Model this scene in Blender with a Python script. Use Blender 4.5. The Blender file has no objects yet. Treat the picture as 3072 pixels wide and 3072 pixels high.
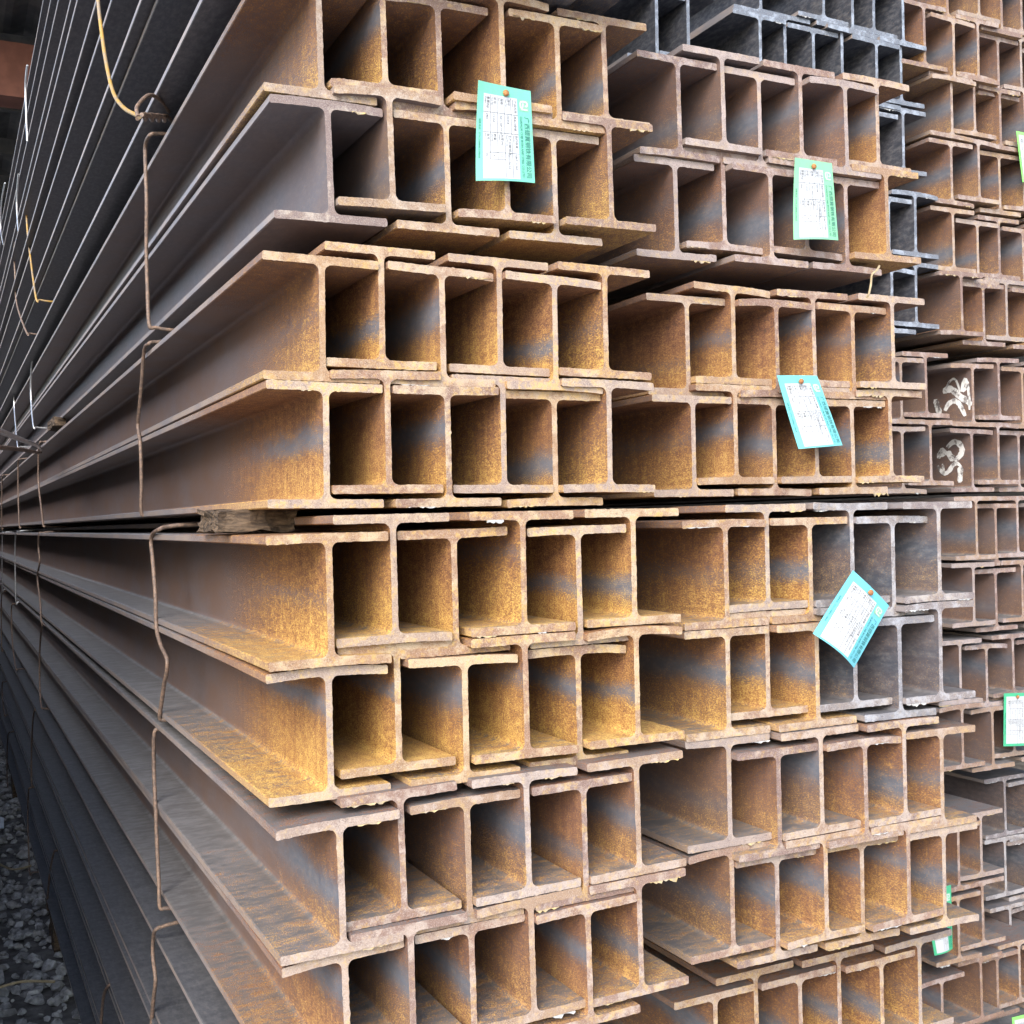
import bpy, bmesh, math, random, json
from mathutils import Vector, Matrix, noise as mnoise

# ------------------------------------------------------------------ measured places (metres)
D = json.loads(r'''{"cam":[[0.895852,0.016267,-0.444054],[-0.443832,-0.015582,-0.895975],[-0.021495,0.999746,-0.006739]],"H":1.5,"lens":40.43,"rows":[{"n":"A","stack":"near","tilt":0.9,"b":[[0.4229,1.35,2.0947],[0.5049,1.35,2.113],[0.5828,1.35,2.0972],[0.6661,1.35,2.1155],[0.7511,1.35,2.0999],[0.8303,1.35,2.1181]]},{"n":"B","stack":"near","tilt":0.9,"b":[[0.4317,1.35,1.9432],[0.5096,1.35,1.9665],[0.5891,1.35,1.9457],[0.6712,1.35,1.969],[0.7482,1.35,1.9482],[0.8272,1.35,1.9715]]},{"n":"C","stack":"near","tilt":-0.2,"b":[[0.41,1.325,1.7447],[0.4866,1.325,1.7634],[0.5661,1.325,1.7442],[0.6485,1.325,1.7629],[0.7243,1.325,1.7436],[0.8001,1.325,1.7623]]},{"n":"D","stack":"near","tilt":-0.2,"b":[[0.4109,1.325,1.5935],[0.4888,1.325,1.6103],[0.5675,1.325,1.593],[0.6488,1.325,1.6097],[0.7253,1.325,1.5924],[0.8011,1.325,1.6092]]},{"n":"E","stack":"near","tilt":0.2,"b":[[0.3901,1.26,1.4144],[0.4694,1.26,1.4347],[0.5492,1.26,1.415],[0.6365,1.26,1.4353],[0.7187,1.26,1.4156],[0.7997,1.26,1.4359]]},{"n":"F","stack":"near","tilt":0.2,"b":[[0.3889,1.26,1.263],[0.4738,1.26,1.2833],[0.5555,1.26,1.2635],[0.6348,1.26,1.2838],[0.7169,1.26,1.2641],[0.7942,1.26,1.2844]]},{"n":"G","stack":"near","tilt":0.8,"b":[[0.392,1.245,1.0957],[0.4689,1.245,1.1167],[0.5526,1.245,1.0979],[0.6284,1.245,1.119],[0.7081,1.245,1.1001],[0.7839,1.245,1.1211]]},{"n":"H","stack":"near","tilt":0.8,"b":[[0.3977,1.245,0.9443],[0.4735,1.245,0.9654],[0.5556,1.245,0.9465],[0.6314,1.245,0.9676],[0.7072,1.245,0.9486],[0.783,1.245,0.9697]]},{"n":"a2","stack":"middle","tilt":0.4,"b":[[0.9935,1.4174,2.1095],[1.0693,1.4128,2.128],[1.1451,1.4083,2.1106],[1.2209,1.4037,2.1291],[1.2967,1.3992,2.1116],[1.3725,1.3947,2.1302]]},{"n":"b2","stack":"middle","tilt":0.4,"b":[[0.9882,1.4177,1.958],[1.0754,1.4125,1.9786],[1.1512,1.4079,1.9591],[1.227,1.4034,1.9797],[1.3028,1.3988,1.9602],[1.3786,1.3943,1.9807]]},{"n":"c2","stack":"middle","tilt":0.2,"b":[[1.0056,1.4167,1.7551],[1.0814,1.4121,1.7733],[1.1572,1.4076,1.7556],[1.233,1.403,1.7739],[1.3088,1.3985,1.7561],[1.3846,1.3939,1.7744]]},{"n":"d2","stack":"middle","tilt":0.2,"b":[[1.0017,1.4169,1.6036],[1.0775,1.4123,1.6218],[1.1533,1.4078,1.6041],[1.2291,1.4033,1.6224],[1.3049,1.3987,1.6046],[1.3807,1.3942,1.6229]]},{"n":"e2","stack":"middle","tilt":-0.1,"b":[[0.972,1.3017,1.4192],[1.0478,1.2971,1.4391],[1.1236,1.2926,1.419],[1.2002,1.288,1.4388],[1.276,1.2834,1.4187],[1.3518,1.2789,1.4386]]},{"n":"f2","stack":"middle","tilt":-0.1,"b":[[0.9704,1.3018,1.2678],[1.0462,1.2972,1.2877],[1.122,1.2927,1.2676],[1.1978,1.2881,1.2874],[1.2736,1.2836,1.2673],[1.3494,1.279,1.2872]]},{"n":"g2","stack":"middle","tilt":-0.2,"b":[[0.9694,1.2968,1.1168],[1.0452,1.2923,1.0965],[1.121,1.2877,1.1163],[1.1968,1.2832,1.096],[1.2726,1.2786,1.1157],[1.3484,1.2741,1.0955]]},{"n":"h2","stack":"middle","tilt":-0.2,"b":[[0.9727,1.2966,0.9654],[1.0485,1.2921,0.9452],[1.1243,1.2875,0.9649],[1.2001,1.283,0.9446],[1.2759,1.2784,0.9644],[1.3517,1.2739,0.9441]]},{"n":"i2","stack":"middle","tilt":0,"b":[[0.995,1.3853,0.7308],[1.0708,1.3808,0.7498],[1.1466,1.3762,0.7308],[1.2224,1.3717,0.7498],[1.2982,1.3671,0.7308],[1.374,1.3626,0.7498]]},{"n":"K1","stack":"black","tilt":-0.5,"b":[[1.5885,1.95,2.6439],[1.7619,1.95,2.6604],[1.8377,1.95,2.6417],[1.9135,1.95,2.659],[1.9893,1.95,2.6404]]},{"n":"K2","stack":"black","tilt":-0.5,"b":[[1.3171,1.95,2.4955],[1.3952,1.95,2.5128],[1.5807,1.95,2.4932],[1.6565,1.95,2.5105],[1.7323,1.95,2.4918],[1.8109,1.95,2.5091],[1.9045,1.95,2.4903],[1.9878,1.95,2.5076]]},{"n":"K3","stack":"black","tilt":-0.5,"b":[[1.8988,1.95,2.3304],[1.983,1.95,2.3476]]},{"n":"K4","stack":"black","tilt":-0.5,"b":[[1.9409,1.95,2.1425],[2.0167,1.95,2.1599]]},{"n":"K5","stack":"black","tilt":-0.5,"b":[[1.9407,1.95,1.9815],[2.0197,1.95,1.9988]]},{"n":"T1","stack":"brown","tilt":0,"b":[[2.1515,1.9557,2.7375],[2.2553,1.9671,2.7555],[2.342,1.9766,2.7375],[2.4289,1.9862,2.7555],[2.526,1.9969,2.7375]]},{"n":"T2","stack":"brown","tilt":0,"b":[[2.0613,1.9457,2.604],[2.1551,1.9561,2.586],[2.2473,1.9662,2.604],[2.3431,1.9767,2.586],[2.43,1.9863,2.604],[2.5257,1.9968,2.586]]},{"n":"T3","stack":"brown","tilt":0,"b":[[2.1549,1.956,2.4543],[2.2369,1.9651,2.4723],[2.3335,1.9757,2.4543],[2.4312,1.9864,2.4723],[2.5325,1.9976,2.4543]]},{"n":"T4","stack":"brown","tilt":0,"b":[[2.1514,1.9557,2.2977],[2.2486,1.9664,2.3157],[2.3364,1.976,2.2977],[2.4271,1.986,2.3157],[2.5269,1.997,2.2977]]},{"n":"T5","stack":"brown","tilt":0,"b":[[2.151,1.9556,2.1387],[2.2456,1.966,2.1207],[2.3279,1.9751,2.1387],[2.4197,1.9852,2.1207],[2.5177,1.9959,2.1387]]},{"n":"T6","stack":"brown","tilt":0,"b":[[2.1618,1.9568,1.9874],[2.2542,1.967,1.9694],[2.3447,1.9769,1.9874],[2.4384,1.9872,1.9694],[2.5342,1.9978,1.9874]]},{"n":"U1L","stack":"brown","tilt":0,"b":[[1.9458,1.933,1.7731],[2.0421,1.9436,1.7911]]},{"n":"U2L","stack":"brown","tilt":0,"b":[[1.9432,1.9328,1.6159],[2.0441,1.9438,1.6339]]},{"n":"U1","stack":"brown","tilt":0,"b":[[2.2047,1.9615,1.7734],[2.2986,1.9718,1.7914],[2.392,1.9821,1.7734],[2.4889,1.9928,1.7914]]},{"n":"U2","stack":"brown","tilt":0,"b":[[2.2029,1.9613,1.6178],[2.2994,1.9719,1.6358],[2.3887,1.9818,1.6178],[2.4854,1.9924,1.6358]]},{"n":"V1","stack":"brown","tilt":0,"b":[[2.1972,1.9607,1.4568],[2.2894,1.9708,1.4388],[2.377,1.9805,1.4568],[2.4705,1.9908,1.4388]]},{"n":"V2","stack":"brown","tilt":0,"b":[[2.1848,1.9593,1.2997],[2.2805,1.9699,1.2817],[2.3718,1.9799,1.2997],[2.4664,1.9903,1.2817]]},{"n":"WL","stack":"brown","tilt":0,"b":[[1.9934,1.9383,1.1342]]},{"n":"W1","stack":"brown","tilt":0,"b":[[2.1327,1.9536,1.1209],[2.234,1.9647,1.1029],[2.3315,1.9755,1.1209],[2.4356,1.9869,1.1029]]},{"n":"W2","stack":"brown","tilt":0,"b":[[2.1275,1.953,0.9712],[2.2438,1.9658,0.9532],[2.3417,1.9766,0.9712],[2.442,1.9876,0.9532]]},{"n":"X1","stack":"brown","tilt":0,"b":[[2.0509,1.8946,0.7126],[2.1267,1.9029,0.7306]]},{"n":"X2","stack":"brown","tilt":0,"b":[[2.049,1.8944,0.5515],[2.1353,1.9039,0.5695]]},{"n":"X3","stack":"brown","tilt":0,"b":[[2.0083,1.9199,0.3685],[2.1455,1.935,0.3865],[2.2253,1.9438,0.3685],[2.3051,1.9526,0.3865],[2.3957,1.9625,0.3685]]},{"n":"Z1","stack":"brown","tilt":0,"b":[[2.3899,2.0519,0.7513],[2.4769,2.0615,0.7333]]},{"n":"Z2","stack":"brown","tilt":0,"b":[[2.3866,2.0515,0.5998],[2.4749,2.0612,0.5818]]},{"n":"Z3","stack":"brown","tilt":0,"b":[[2.3888,2.0518,0.4313],[2.4772,2.0615,0.4133]]},{"n":"A1","stack":"above","tilt":0,"b":[[0.394,1.3,2.275],[0.4725,1.3,2.294],[0.551,1.3,2.275],[0.6295,1.3,2.294],[0.708,1.3,2.275],[0.7865,1.3,2.294]]},{"n":"A2","stack":"above","tilt":0,"b":[[0.3745,1.3,2.427],[0.453,1.3,2.446],[0.5315,1.3,2.427],[0.61,1.3,2.446],[0.6885,1.3,2.427],[0.767,1.3,2.446]]},{"n":"A3","stack":"above","tilt":0,"b":[[0.3595,1.3,2.605],[0.438,1.3,2.624]]},{"n":"A4","stack":"above","tilt":0,"b":[[0.3825,1.3,2.757],[0.461,1.3,2.776]]},{"n":"A5","stack":"above","tilt":0,"b":[[0.393,1.3,2.93],[0.4715,1.3,2.949]]},{"n":"A6","stack":"above","tilt":0,"b":[[0.4035,1.3,3.082],[0.482,1.3,3.101]]},{"n":"A7","stack":"above","tilt":0,"b":[[0.4092,1.3,3.25],[0.4877,1.3,3.269]]},{"n":"I","stack":"below","tilt":0,"b":[[0.3935,1.25,0.715],[0.472,1.25,0.734]]},{"n":"J","stack":"below","tilt":0,"b":[[0.3855,1.25,0.563],[0.464,1.25,0.582]]},{"n":"K","stack":"below","tilt":0,"b":[[0.3895,1.25,0.395],[0.468,1.25,0.414]]},{"n":"L","stack":"below","tilt":0,"b":[[0.3835,1.25,0.243],[0.462,1.25,0.262]]}],"wires":[{"n":"knotup","p":[[0.272,2.2299,2.5423],[0.272,2.2143,2.4703],[0.272,2.1735,2.3958],[0.272,2.122,2.3225],[0.272,2.04,2.2413],[0.272,1.9216,2.1749],[0.272,1.7636,2.1094]],"top":false,"bot":false,"tone":"yellow"},{"n":"AB","p":[[0.3334,2.0509,2.1789],[0.3334,2.099,2.1797],[0.3334,2.1081,2.1542],[0.3334,2.1021,2.074],[0.3334,2.1152,1.9986],[0.3334,2.1111,1.9191],[0.3334,2.099,1.8575]],"top":true,"bot":true,"tone":"rust"},{"n":"CD","p":[[0.3345,2.1195,1.8271],[0.3345,2.1704,1.8201],[0.3345,2.2087,1.7633],[0.3345,2.2473,1.7111],[0.3345,2.2606,1.6922],[0.3345,2.2334,1.6503],[0.3345,2.231,1.5841],[0.3345,2.238,1.5281]],"top":true,"bot":true,"tone":"rust"},{"n":"EF","p":[[0.3146,1.9239,1.4965],[0.3146,1.9859,1.4893],[0.3146,2.0058,1.4744],[0.3146,1.9915,1.442],[0.3146,1.9716,1.3839],[0.3146,1.9686,1.3344],[0.3146,1.9286,1.3087],[0.3146,1.8732,1.2913],[0.3146,1.8841,1.2649],[0.3146,1.9019,1.2511],[0.3146,1.9307,1.2162],[0.3146,1.9509,1.1874]],"top":true,"bot":true,"tone":"rust"},{"n":"GH","p":[[0.3185,2.0321,1.1512],[0.3185,2.0476,1.0974],[0.3185,2.0379,1.0237],[0.3185,2.0284,0.9508],[0.3185,2.0171,0.8939],[0.3185,2.0122,0.8596]],"top":true,"bot":true,"tone":"rust"},{"n":"IJ","p":[[0.316,2.0473,0.8105],[0.316,2.074,0.787],[0.316,2.0817,0.7539],[0.316,2.0576,0.7224],[0.316,2.0806,0.6838],[0.316,2.1101,0.6259],[0.316,2.1407,0.4986]],"top":true,"bot":true,"tone":"rust"},{"n":"CD2","p":[[0.3345,4.6709,1.8279],[0.3345,4.7428,1.7889],[0.3345,4.7696,1.6817],[0.3345,4.6679,1.5913],[0.3345,4.5755,1.5176]],"top":true,"bot":true,"tone":"rust"},{"n":"EF2","p":[[0.3146,4.498,1.4855],[0.3146,4.5451,1.4337],[0.3146,4.498,1.383],[0.3146,4.626,1.3208],[0.3146,4.5091,1.2352],[0.3146,4.4673,1.1675]],"top":true,"bot":true,"tone":"rust"},{"n":"GH2","p":[[0.3185,4.5013,1.1489],[0.3185,4.6355,1.05],[0.3185,4.666,0.9265],[0.3185,4.6393,0.8585],[0.3185,4.5748,0.8442]],"top":true,"bot":true,"tone":"rust"},{"n":"IJ2","p":[[0.316,4.9433,0.7821],[0.316,5.0606,0.7156],[0.316,5.1708,0.5748],[0.316,5.1858,0.4402]],"top":true,"bot":true,"tone":"rust"},{"n":"KL2","p":[[0.314,5.3285,0.3973],[0.314,5.3971,0.3531],[0.314,5.458,0.2174],[0.314,5.3972,0.0255]],"top":true,"bot":true,"tone":"rust"},{"n":"AB2","p":[[0.3474,4.9109,2.2337],[0.3474,5.2027,2.1947],[0.3474,5.288,2.0778],[0.3474,5.1675,1.9324]],"top":true,"bot":true,"tone":"silver"},{"n":"A12b","p":[[0.3,4.4689,2.7005],[0.3,4.6106,2.7146],[0.3,4.5902,2.6111],[0.3,4.4412,2.4619],[0.3,4.2258,2.2895]],"top":true,"bot":true,"tone":"yellow"},{"n":"A12c","p":[[0.3,5.1729,2.7045],[0.3,5.4263,2.7314],[0.3,5.3982,2.6103],[0.3,5.313,2.4649],[0.3,4.7413,2.2552]],"top":true,"bot":true,"tone":"rust"},{"n":"CD3","p":[[0.3345,5.9712,1.8378],[0.3345,6.0467,1.825],[0.3345,6.0894,1.6894],[0.3345,6.0411,1.5212]],"top":true,"bot":true,"tone":"rust"},{"n":"EF3","p":[[0.3146,5.8985,1.4918],[0.3146,6.024,1.4662],[0.3146,6.0795,1.3888],[0.3146,6.0798,1.1571]],"top":true,"bot":true,"tone":"silver"},{"n":"GH3","p":[[0.3185,6.4858,1.1168],[0.3185,6.5821,1.0835],[0.3185,6.553,0.9192],[0.3185,6.2659,0.8112]],"top":true,"bot":true,"tone":"rust"},{"n":"AB3","p":[[0.3474,6.4254,2.2545],[0.3474,6.5362,2.1656],[0.3474,6.2968,1.9275]],"top":true,"bot":true,"tone":"silver"},{"n":"CD4","p":[[0.3345,7.6222,1.8343],[0.3345,7.7484,1.8072],[0.3345,7.885,1.5243]],"top":true,"bot":true,"tone":"rust"},{"n":"EF4","p":[[0.3146,7.2542,1.4865],[0.3146,7.3737,1.4605],[0.3146,7.5178,1.1537]],"top":true,"bot":true,"tone":"silver"},{"n":"GH4","p":[[0.3185,7.5964,1.1287],[0.3185,7.7501,1.0344],[0.3185,7.8096,0.768]],"top":true,"bot":true,"tone":"rust"},{"n":"IJ3","p":[[0.316,7.7374,0.5665],[0.316,7.8136,0.4918],[0.316,7.5553,0.3971]],"top":true,"bot":true,"tone":"rust"},{"n":"KL3","p":[[0.314,7.0108,0.3713],[0.314,7.1933,0.2973],[0.314,7.3121,0.0832],[0.314,7.1574,-0.0382]],"top":true,"bot":true,"tone":"rust"},{"n":"IJa","p":[[0.316,4.1333,0.4238],[0.316,4.296,0.3222],[0.316,4.417,0.2152],[0.316,4.4653,0.1384]],"top":true,"bot":true,"tone":"rust"},{"n":"KLa","p":[[0.314,2.6978,0.4865],[0.314,2.7827,0.4384],[0.314,2.8298,0.3847],[0.314,2.8682,0.3084]],"top":true,"bot":true,"tone":"rust"},{"n":"A3","p":[[0.279,4.1242,3.0474],[0.279,4.2267,3.0062],[0.279,4.1899,2.8139]],"top":false,"bot":false,"tone":"silver"},{"n":"A4","p":[[0.3,5.0367,2.9422],[0.3,5.1856,2.8622],[0.3,5.0792,2.6904]],"top":false,"bot":false,"tone":"silver"},{"n":"A5","p":[[0.3,6.0721,3.1887],[0.3,6.4461,3.1858],[0.3,6.5512,3.0739],[0.3,6.312,2.9416]],"top":false,"bot":false,"tone":"silver"}],"tags":[{"n":"t1","c":[[0.6226,1.338,2.0622],[0.7038,1.338,2.0642],[0.7074,1.338,1.9431],[0.6217,1.338,1.9366]],"nail":[0.6645,1.338,2.0537]},{"n":"t2","c":[[1.175,1.38,2.0433],[1.2548,1.38,2.0462],[1.2643,1.38,1.9264],[1.1753,1.38,1.9196]],"nail":[1.2127,1.38,2.0344]},{"n":"t3","c":[[1.1379,1.385,1.7103],[1.2194,1.385,1.7133],[1.2679,1.385,1.6056],[1.1798,1.385,1.5991]],"nail":[1.1802,1.385,1.7021]},{"n":"t4","c":[[1.1667,1.262,1.4171],[1.2363,1.262,1.3628],[1.1667,1.262,1.2772],[1.093,1.262,1.331]],"nail":[1.1933,1.262,1.3843]},{"n":"t5","c":[[2.3727,1.962,2.4257],[2.4481,1.962,2.4232],[2.4593,1.962,2.3019],[2.3918,1.962,2.3026]],"nail":[2.4159,1.962,2.419]},{"n":"t6","c":[[2.2791,1.958,1.0576],[2.371,1.958,1.0513],[2.3665,1.958,0.9235],[2.2731,1.958,0.931]],"nail":[2.321,1.958,1.0459]},{"n":"t7","c":[[1.9062,1.865,0.6715],[1.9903,1.865,0.6696],[1.9907,1.865,0.5288],[1.9361,1.865,0.5235]],"nail":[1.9486,1.865,0.6617]},{"n":"t8","c":[[2.1887,1.88,0.3289],[2.2649,1.88,0.3267],[2.2774,1.88,0.2037],[2.1998,1.88,0.2099]],"nail":[2.2312,1.88,0.3183]}],"paint":[[[[[0.0746,0.012],[0.0864,0.0124]],[[0.0739,0.0136],[0.0874,0.0144]],[[0.0732,0.0146],[0.0882,0.0183]],[[0.0715,0.0124],[0.0875,0.0248]],[[0.0712,0.0127],[0.0812,0.0275]],[[0.0682,0.0121],[0.0751,0.0306]],[[0.067,0.0125],[0.067,0.0305]],[[0.066,0.0123],[0.0592,0.0286]],[[0.0622,0.0128],[0.0539,0.0241]],[[0.06,0.0099],[0.0471,0.0215]],[[0.0569,0.0071],[0.0417,0.0171]],[[0.0513,0.0037],[0.0387,0.0118]],[[0.0471,-0.0017],[0.0338,0.0089]],[[0.0409,-0.0056],[0.0299,0.0057]],[[0.0351,-0.0088],[0.025,0.0023]],[[0.0307,-0.0133],[0.0187,0.0002]],[[0.0243,-0.016],[0.0138,-0.0039]],[[0.0183,-0.0184],[0.0084,-0.0084]],[[0.0152,-0.0204],[0.003,-0.0129]],[[0.0145,-0.0218],[-0.0008,-0.0181]],[[0.0117,-0.0237],[0.0002,-0.0226]],[[0.0097,-0.0257],[0.0011,-0.0251]]],[[[0.076,0.0219],[0.0799,0.0235]],[[0.0735,0.0256],[0.0783,0.0276]],[[0.0703,0.0308],[0.0754,0.0333]],[[0.0666,0.0351],[0.072,0.0385]],[[0.0624,0.0382],[0.0674,0.0426]],[[0.0582,0.0414],[0.0615,0.0454]],[[0.0543,0.0419],[0.0565,0.0478]],[[0.053,0.0417],[0.0508,0.0472]],[[0.0509,0.0412],[0.0469,0.044]],[[0.0492,0.0383],[0.0429,0.0406]],[[0.046,0.0339],[0.0404,0.0352]],[[0.044,0.0278],[0.0372,0.0289]],[[0.0414,0.0223],[0.0356,0.0229]],[[0.0402,0.0174],[0.0343,0.0176]],[[0.0392,0.0128],[0.0341,0.0128]],[[0.0381,0.0096],[0.0343,0.0095]]],[[[0.0276,0.0102],[0.034,0.012]],[[0.0257,0.0137],[0.0337,0.0159]],[[0.0238,0.0189],[0.0325,0.0214]],[[0.0214,0.0239],[0.0313,0.027]],[[0.0191,0.0293],[0.0298,0.0328]],[[0.0181,0.0349],[0.0265,0.0383]],[[0.0173,0.035],[0.0229,0.0441]],[[0.0218,0.0354],[0.013,0.041]],[[0.0187,0.0331],[0.0105,0.0354]],[[0.0187,0.0299],[0.0072,0.0306]],[[0.0177,0.0278],[0.0081,0.026]],[[0.0194,0.0254],[0.0086,0.0214]],[[0.02,0.0223],[0.0118,0.0177]],[[0.023,0.0192],[0.0157,0.0138]],[[0.0267,0.0156],[0.0206,0.0106]],[[0.0291,0.0126],[0.0245,0.0088]]],[[[0.0158,0.0302],[0.0102,0.0303]],[[0.0153,0.0252],[0.0087,0.0254]],[[0.0152,0.0181],[0.0062,0.0183]],[[0.0132,0.0109],[0.006,0.0109]],[[0.0128,0.0041],[0.0046,0.004]],[[0.0117,-0.0029],[0.0045,-0.0032]],[[0.0119,-0.0102],[0.0032,-0.0107]],[[0.012,-0.0188],[0.0029,-0.0195]],[[0.0106,-0.028],[0.0044,-0.0285]],[[0.0099,-0.0345],[0.0052,-0.0349]]],[[[0.1166,0.0012],[0.1047,0.0014]],[[0.1172,-0.002],[0.1031,-0.0017]],[[0.1189,-0.0067],[0.0998,-0.0059]],[[0.1158,-0.0117],[0.1007,-0.0102]],[[0.1151,-0.0167],[0.0983,-0.0141]],[[0.1122,-0.0213],[0.0976,-0.0188]],[[0.1118,-0.0261],[0.0943,-0.0229]],[[0.1103,-0.0309],[0.092,-0.0275]],[[0.1054,-0.035],[0.0929,-0.0326]],[[0.1025,-0.0379],[0.0931,-0.036]]],[[[0.0781,-0.0317],[0.0866,-0.0278]],[[0.0743,-0.0279],[0.0848,-0.023]],[[0.07,-0.0225],[0.081,-0.0166]],[[0.0654,-0.0189],[0.0763,-0.0104]],[[0.0611,-0.0171],[0.0701,-0.0061]],[[0.0573,-0.0145],[0.0623,-0.0047]],[[0.0534,-0.0156],[0.0553,-0.002]],[[0.0516,-0.0158],[0.0474,-0.0032]],[[0.0485,-0.0155],[0.0417,-0.0074]],[[0.047,-0.0185],[0.035,-0.0104]],[[0.043,-0.021],[0.0316,-0.0161]],[[0.0411,-0.0261],[0.0269,-0.0214]],[[0.0367,-0.0311],[0.0247,-0.0275]],[[0.033,-0.0377],[0.0209,-0.0343]],[[0.0285,-0.0446],[0.018,-0.0418]],[[0.0246,-0.0493],[0.0167,-0.0472]]]],[[[[0.0675,0.0324],[0.075,0.0385]],[[0.062,0.0353],[0.0711,0.0429]],[[0.0554,0.0395],[0.0643,0.0484]],[[0.05,0.0411],[0.0563,0.0531]],[[0.0471,0.0407],[0.047,0.0545]],[[0.0434,0.0413],[0.0386,0.0516]],[[0.0419,0.0385],[0.0297,0.0491]],[[0.0389,0.0355],[0.0234,0.0428]],[[0.034,0.0314],[0.0208,0.0348]],[[0.0347,0.0273],[0.0166,0.0271]],[[0.0339,0.0238],[0.0197,0.0196]],[[0.0377,0.0202],[0.0223,0.0126]],[[0.0396,0.0159],[0.0285,0.0077]],[[0.044,0.013],[0.0351,0.0032]],[[0.0493,0.0096],[0.0425,0.0007]],[[0.053,0.0065],[0.048,-0.0003]]],[[[0.0462,0.0061],[0.0547,0.0002]],[[0.0464,0.0117],[0.0619,0.0012]],[[0.0515,0.016],[0.067,0.0062]],[[0.0566,0.0191],[0.0707,0.0122]],[[0.0587,0.0226],[0.0744,0.0172]],[[0.0599,0.0265],[0.0776,0.0214]],[[0.0665,0.0278],[0.0738,0.0258]]],[[[0.0952,0.009],[0.1042,0.0114]],[[0.0921,0.0124],[0.1043,0.0157]],[[0.0889,0.0171],[0.1033,0.0217]],[[0.088,0.0215],[0.0994,0.0264]],[[0.0861,0.0245],[0.0958,0.0303]],[[0.0827,0.0252],[0.093,0.035]],[[0.0864,0.0256],[0.0839,0.0364]],[[0.0872,0.0267],[0.0779,0.0316]],[[0.0877,0.0241],[0.0728,0.0268]],[[0.0873,0.0246],[0.0725,0.0195]],[[0.0869,0.0231],[0.0796,0.0156]],[[0.0915,0.0206],[0.0858,0.0132]],[[0.0941,0.0173],[0.091,0.0132]]],[[[0.1064,-0.0082],[0.0996,-0.0057]],[[0.1056,-0.0122],[0.0959,-0.0084]],[[0.102,-0.0172],[0.0929,-0.013]],[[0.0979,-0.022],[0.0893,-0.0167]],[[0.0936,-0.0263],[0.0853,-0.0196]],[[0.0883,-0.0307],[0.0813,-0.0215]],[[0.0803,-0.033],[0.0799,-0.0221]],[[0.0723,-0.0312],[0.0784,-0.022]],[[0.0667,-0.0276],[0.0745,-0.0202]],[[0.0607,-0.0246],[0.0716,-0.0168]],[[0.0562,-0.02],[0.0683,-0.0133]],[[0.0536,-0.015],[0.0638,-0.0091]],[[0.0506,-0.012],[0.0592,-0.0047]],[[0.0472,-0.0106],[0.0538,-0.0014]],[[0.0445,-0.0099],[0.0472,0.0007]],[[0.0435,-0.0092],[0.0391,-0.0005]],[[0.0397,-0.0105],[0.0331,-0.0053]],[[0.0346,-0.0145],[0.0286,-0.0108]],[[0.0308,-0.0177],[0.0257,-0.0146]]],[[[0.0889,-0.0302],[0.0906,-0.0262]],[[0.086,-0.0313],[0.0899,-0.0242]],[[0.0819,-0.0293],[0.0892,-0.0245]],[[0.0802,-0.0244],[0.088,-0.0238]],[[0.0807,-0.0174],[0.0887,-0.018]],[[0.082,-0.009],[0.0907,-0.0098]],[[0.0858,-0.0033],[0.0894,-0.0036]]],[[[0.0379,-0.0138],[0.0281,-0.0138]],[[0.0417,-0.018],[0.0239,-0.0181]],[[0.0412,-0.024],[0.024,-0.0244]],[[0.0399,-0.0302],[0.0255,-0.0313]],[[0.041,-0.0374],[0.0263,-0.0391]],[[0.0431,-0.0452],[0.027,-0.0473]],[[0.0393,-0.0515],[0.0327,-0.0523]]]]]}''')
scene = bpy.context.scene
COL = scene.collection
rng = random.Random(7)

# ------------------------------------------------------------------ camera
cam_d = bpy.data.cameras.new("camera"); cam = bpy.data.objects.new("camera", cam_d); COL.objects.link(cam)
m = D["cam"]
cam.matrix_world = Matrix(((m[0][0], m[0][1], m[0][2], 0.0), (m[1][0], m[1][1], m[1][2], 0.0),
                           (m[2][0], m[2][1], m[2][2], D["H"]), (0, 0, 0, 1)))
cam_d.sensor_width = 36.0; cam_d.sensor_fit = 'HORIZONTAL'; cam_d.lens = D["lens"]
cam_d.clip_start = 0.02; cam_d.clip_end = 200.0
scene.camera = cam

# ------------------------------------------------------------------ sky, sun, exposure
SUN_ELEV, SUN_AZ = 35.0, 222.0          # azimuth: degrees clockwise from +Y, behind the camera to the left
world = bpy.data.worlds.new("World"); scene.world = world; world.use_nodes = True
wn = world.node_tree; wn.nodes.clear()
sky = wn.nodes.new("ShaderNodeTexSky"); sky.sky_type = 'NISHITA'; sky.sun_disc = False
sky.sun_elevation = math.radians(SUN_ELEV); sky.sun_rotation = math.radians(SUN_AZ)
sky.air_density = 1.0; sky.dust_density = 1.5; sky.ozone_density = 1.0
bg = wn.nodes.new("ShaderNodeBackground"); bg.inputs[1].default_value = 0.15
wo = wn.nodes.new("ShaderNodeOutputWorld")
wn.links.new(sky.outputs[0], bg.inputs[0]); wn.links.new(bg.outputs[0], wo.inputs[0])
sun_d = bpy.data.lights.new("sun", 'SUN'); sun_d.energy = 1.5; sun_d.angle = math.radians(40); sun_d.color = (1.0, 0.97, 0.93)
sun = bpy.data.objects.new("sun", sun_d); COL.objects.link(sun)
az, el = math.radians(SUN_AZ), math.radians(SUN_ELEV)
to_sun = Vector((math.sin(az) * math.cos(el), math.cos(az) * math.cos(el), math.sin(el)))
sun.rotation_euler = to_sun.to_track_quat('Z', 'Y').to_euler()
scene.view_settings.view_transform = 'Standard'; scene.view_settings.look = 'None'
scene.view_settings.exposure = 1.64; scene.view_settings.gamma = 1.0
scene.view_settings.use_curve_mapping = False
scene.render.engine = 'CYCLES'
scene.cycles.use_denoising = True; scene.cycles.denoising_prefilter = 'NONE'
scene.cycles.max_bounces = 4; scene.cycles.diffuse_bounces = 3; scene.cycles.glossy_bounces = 2
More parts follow.
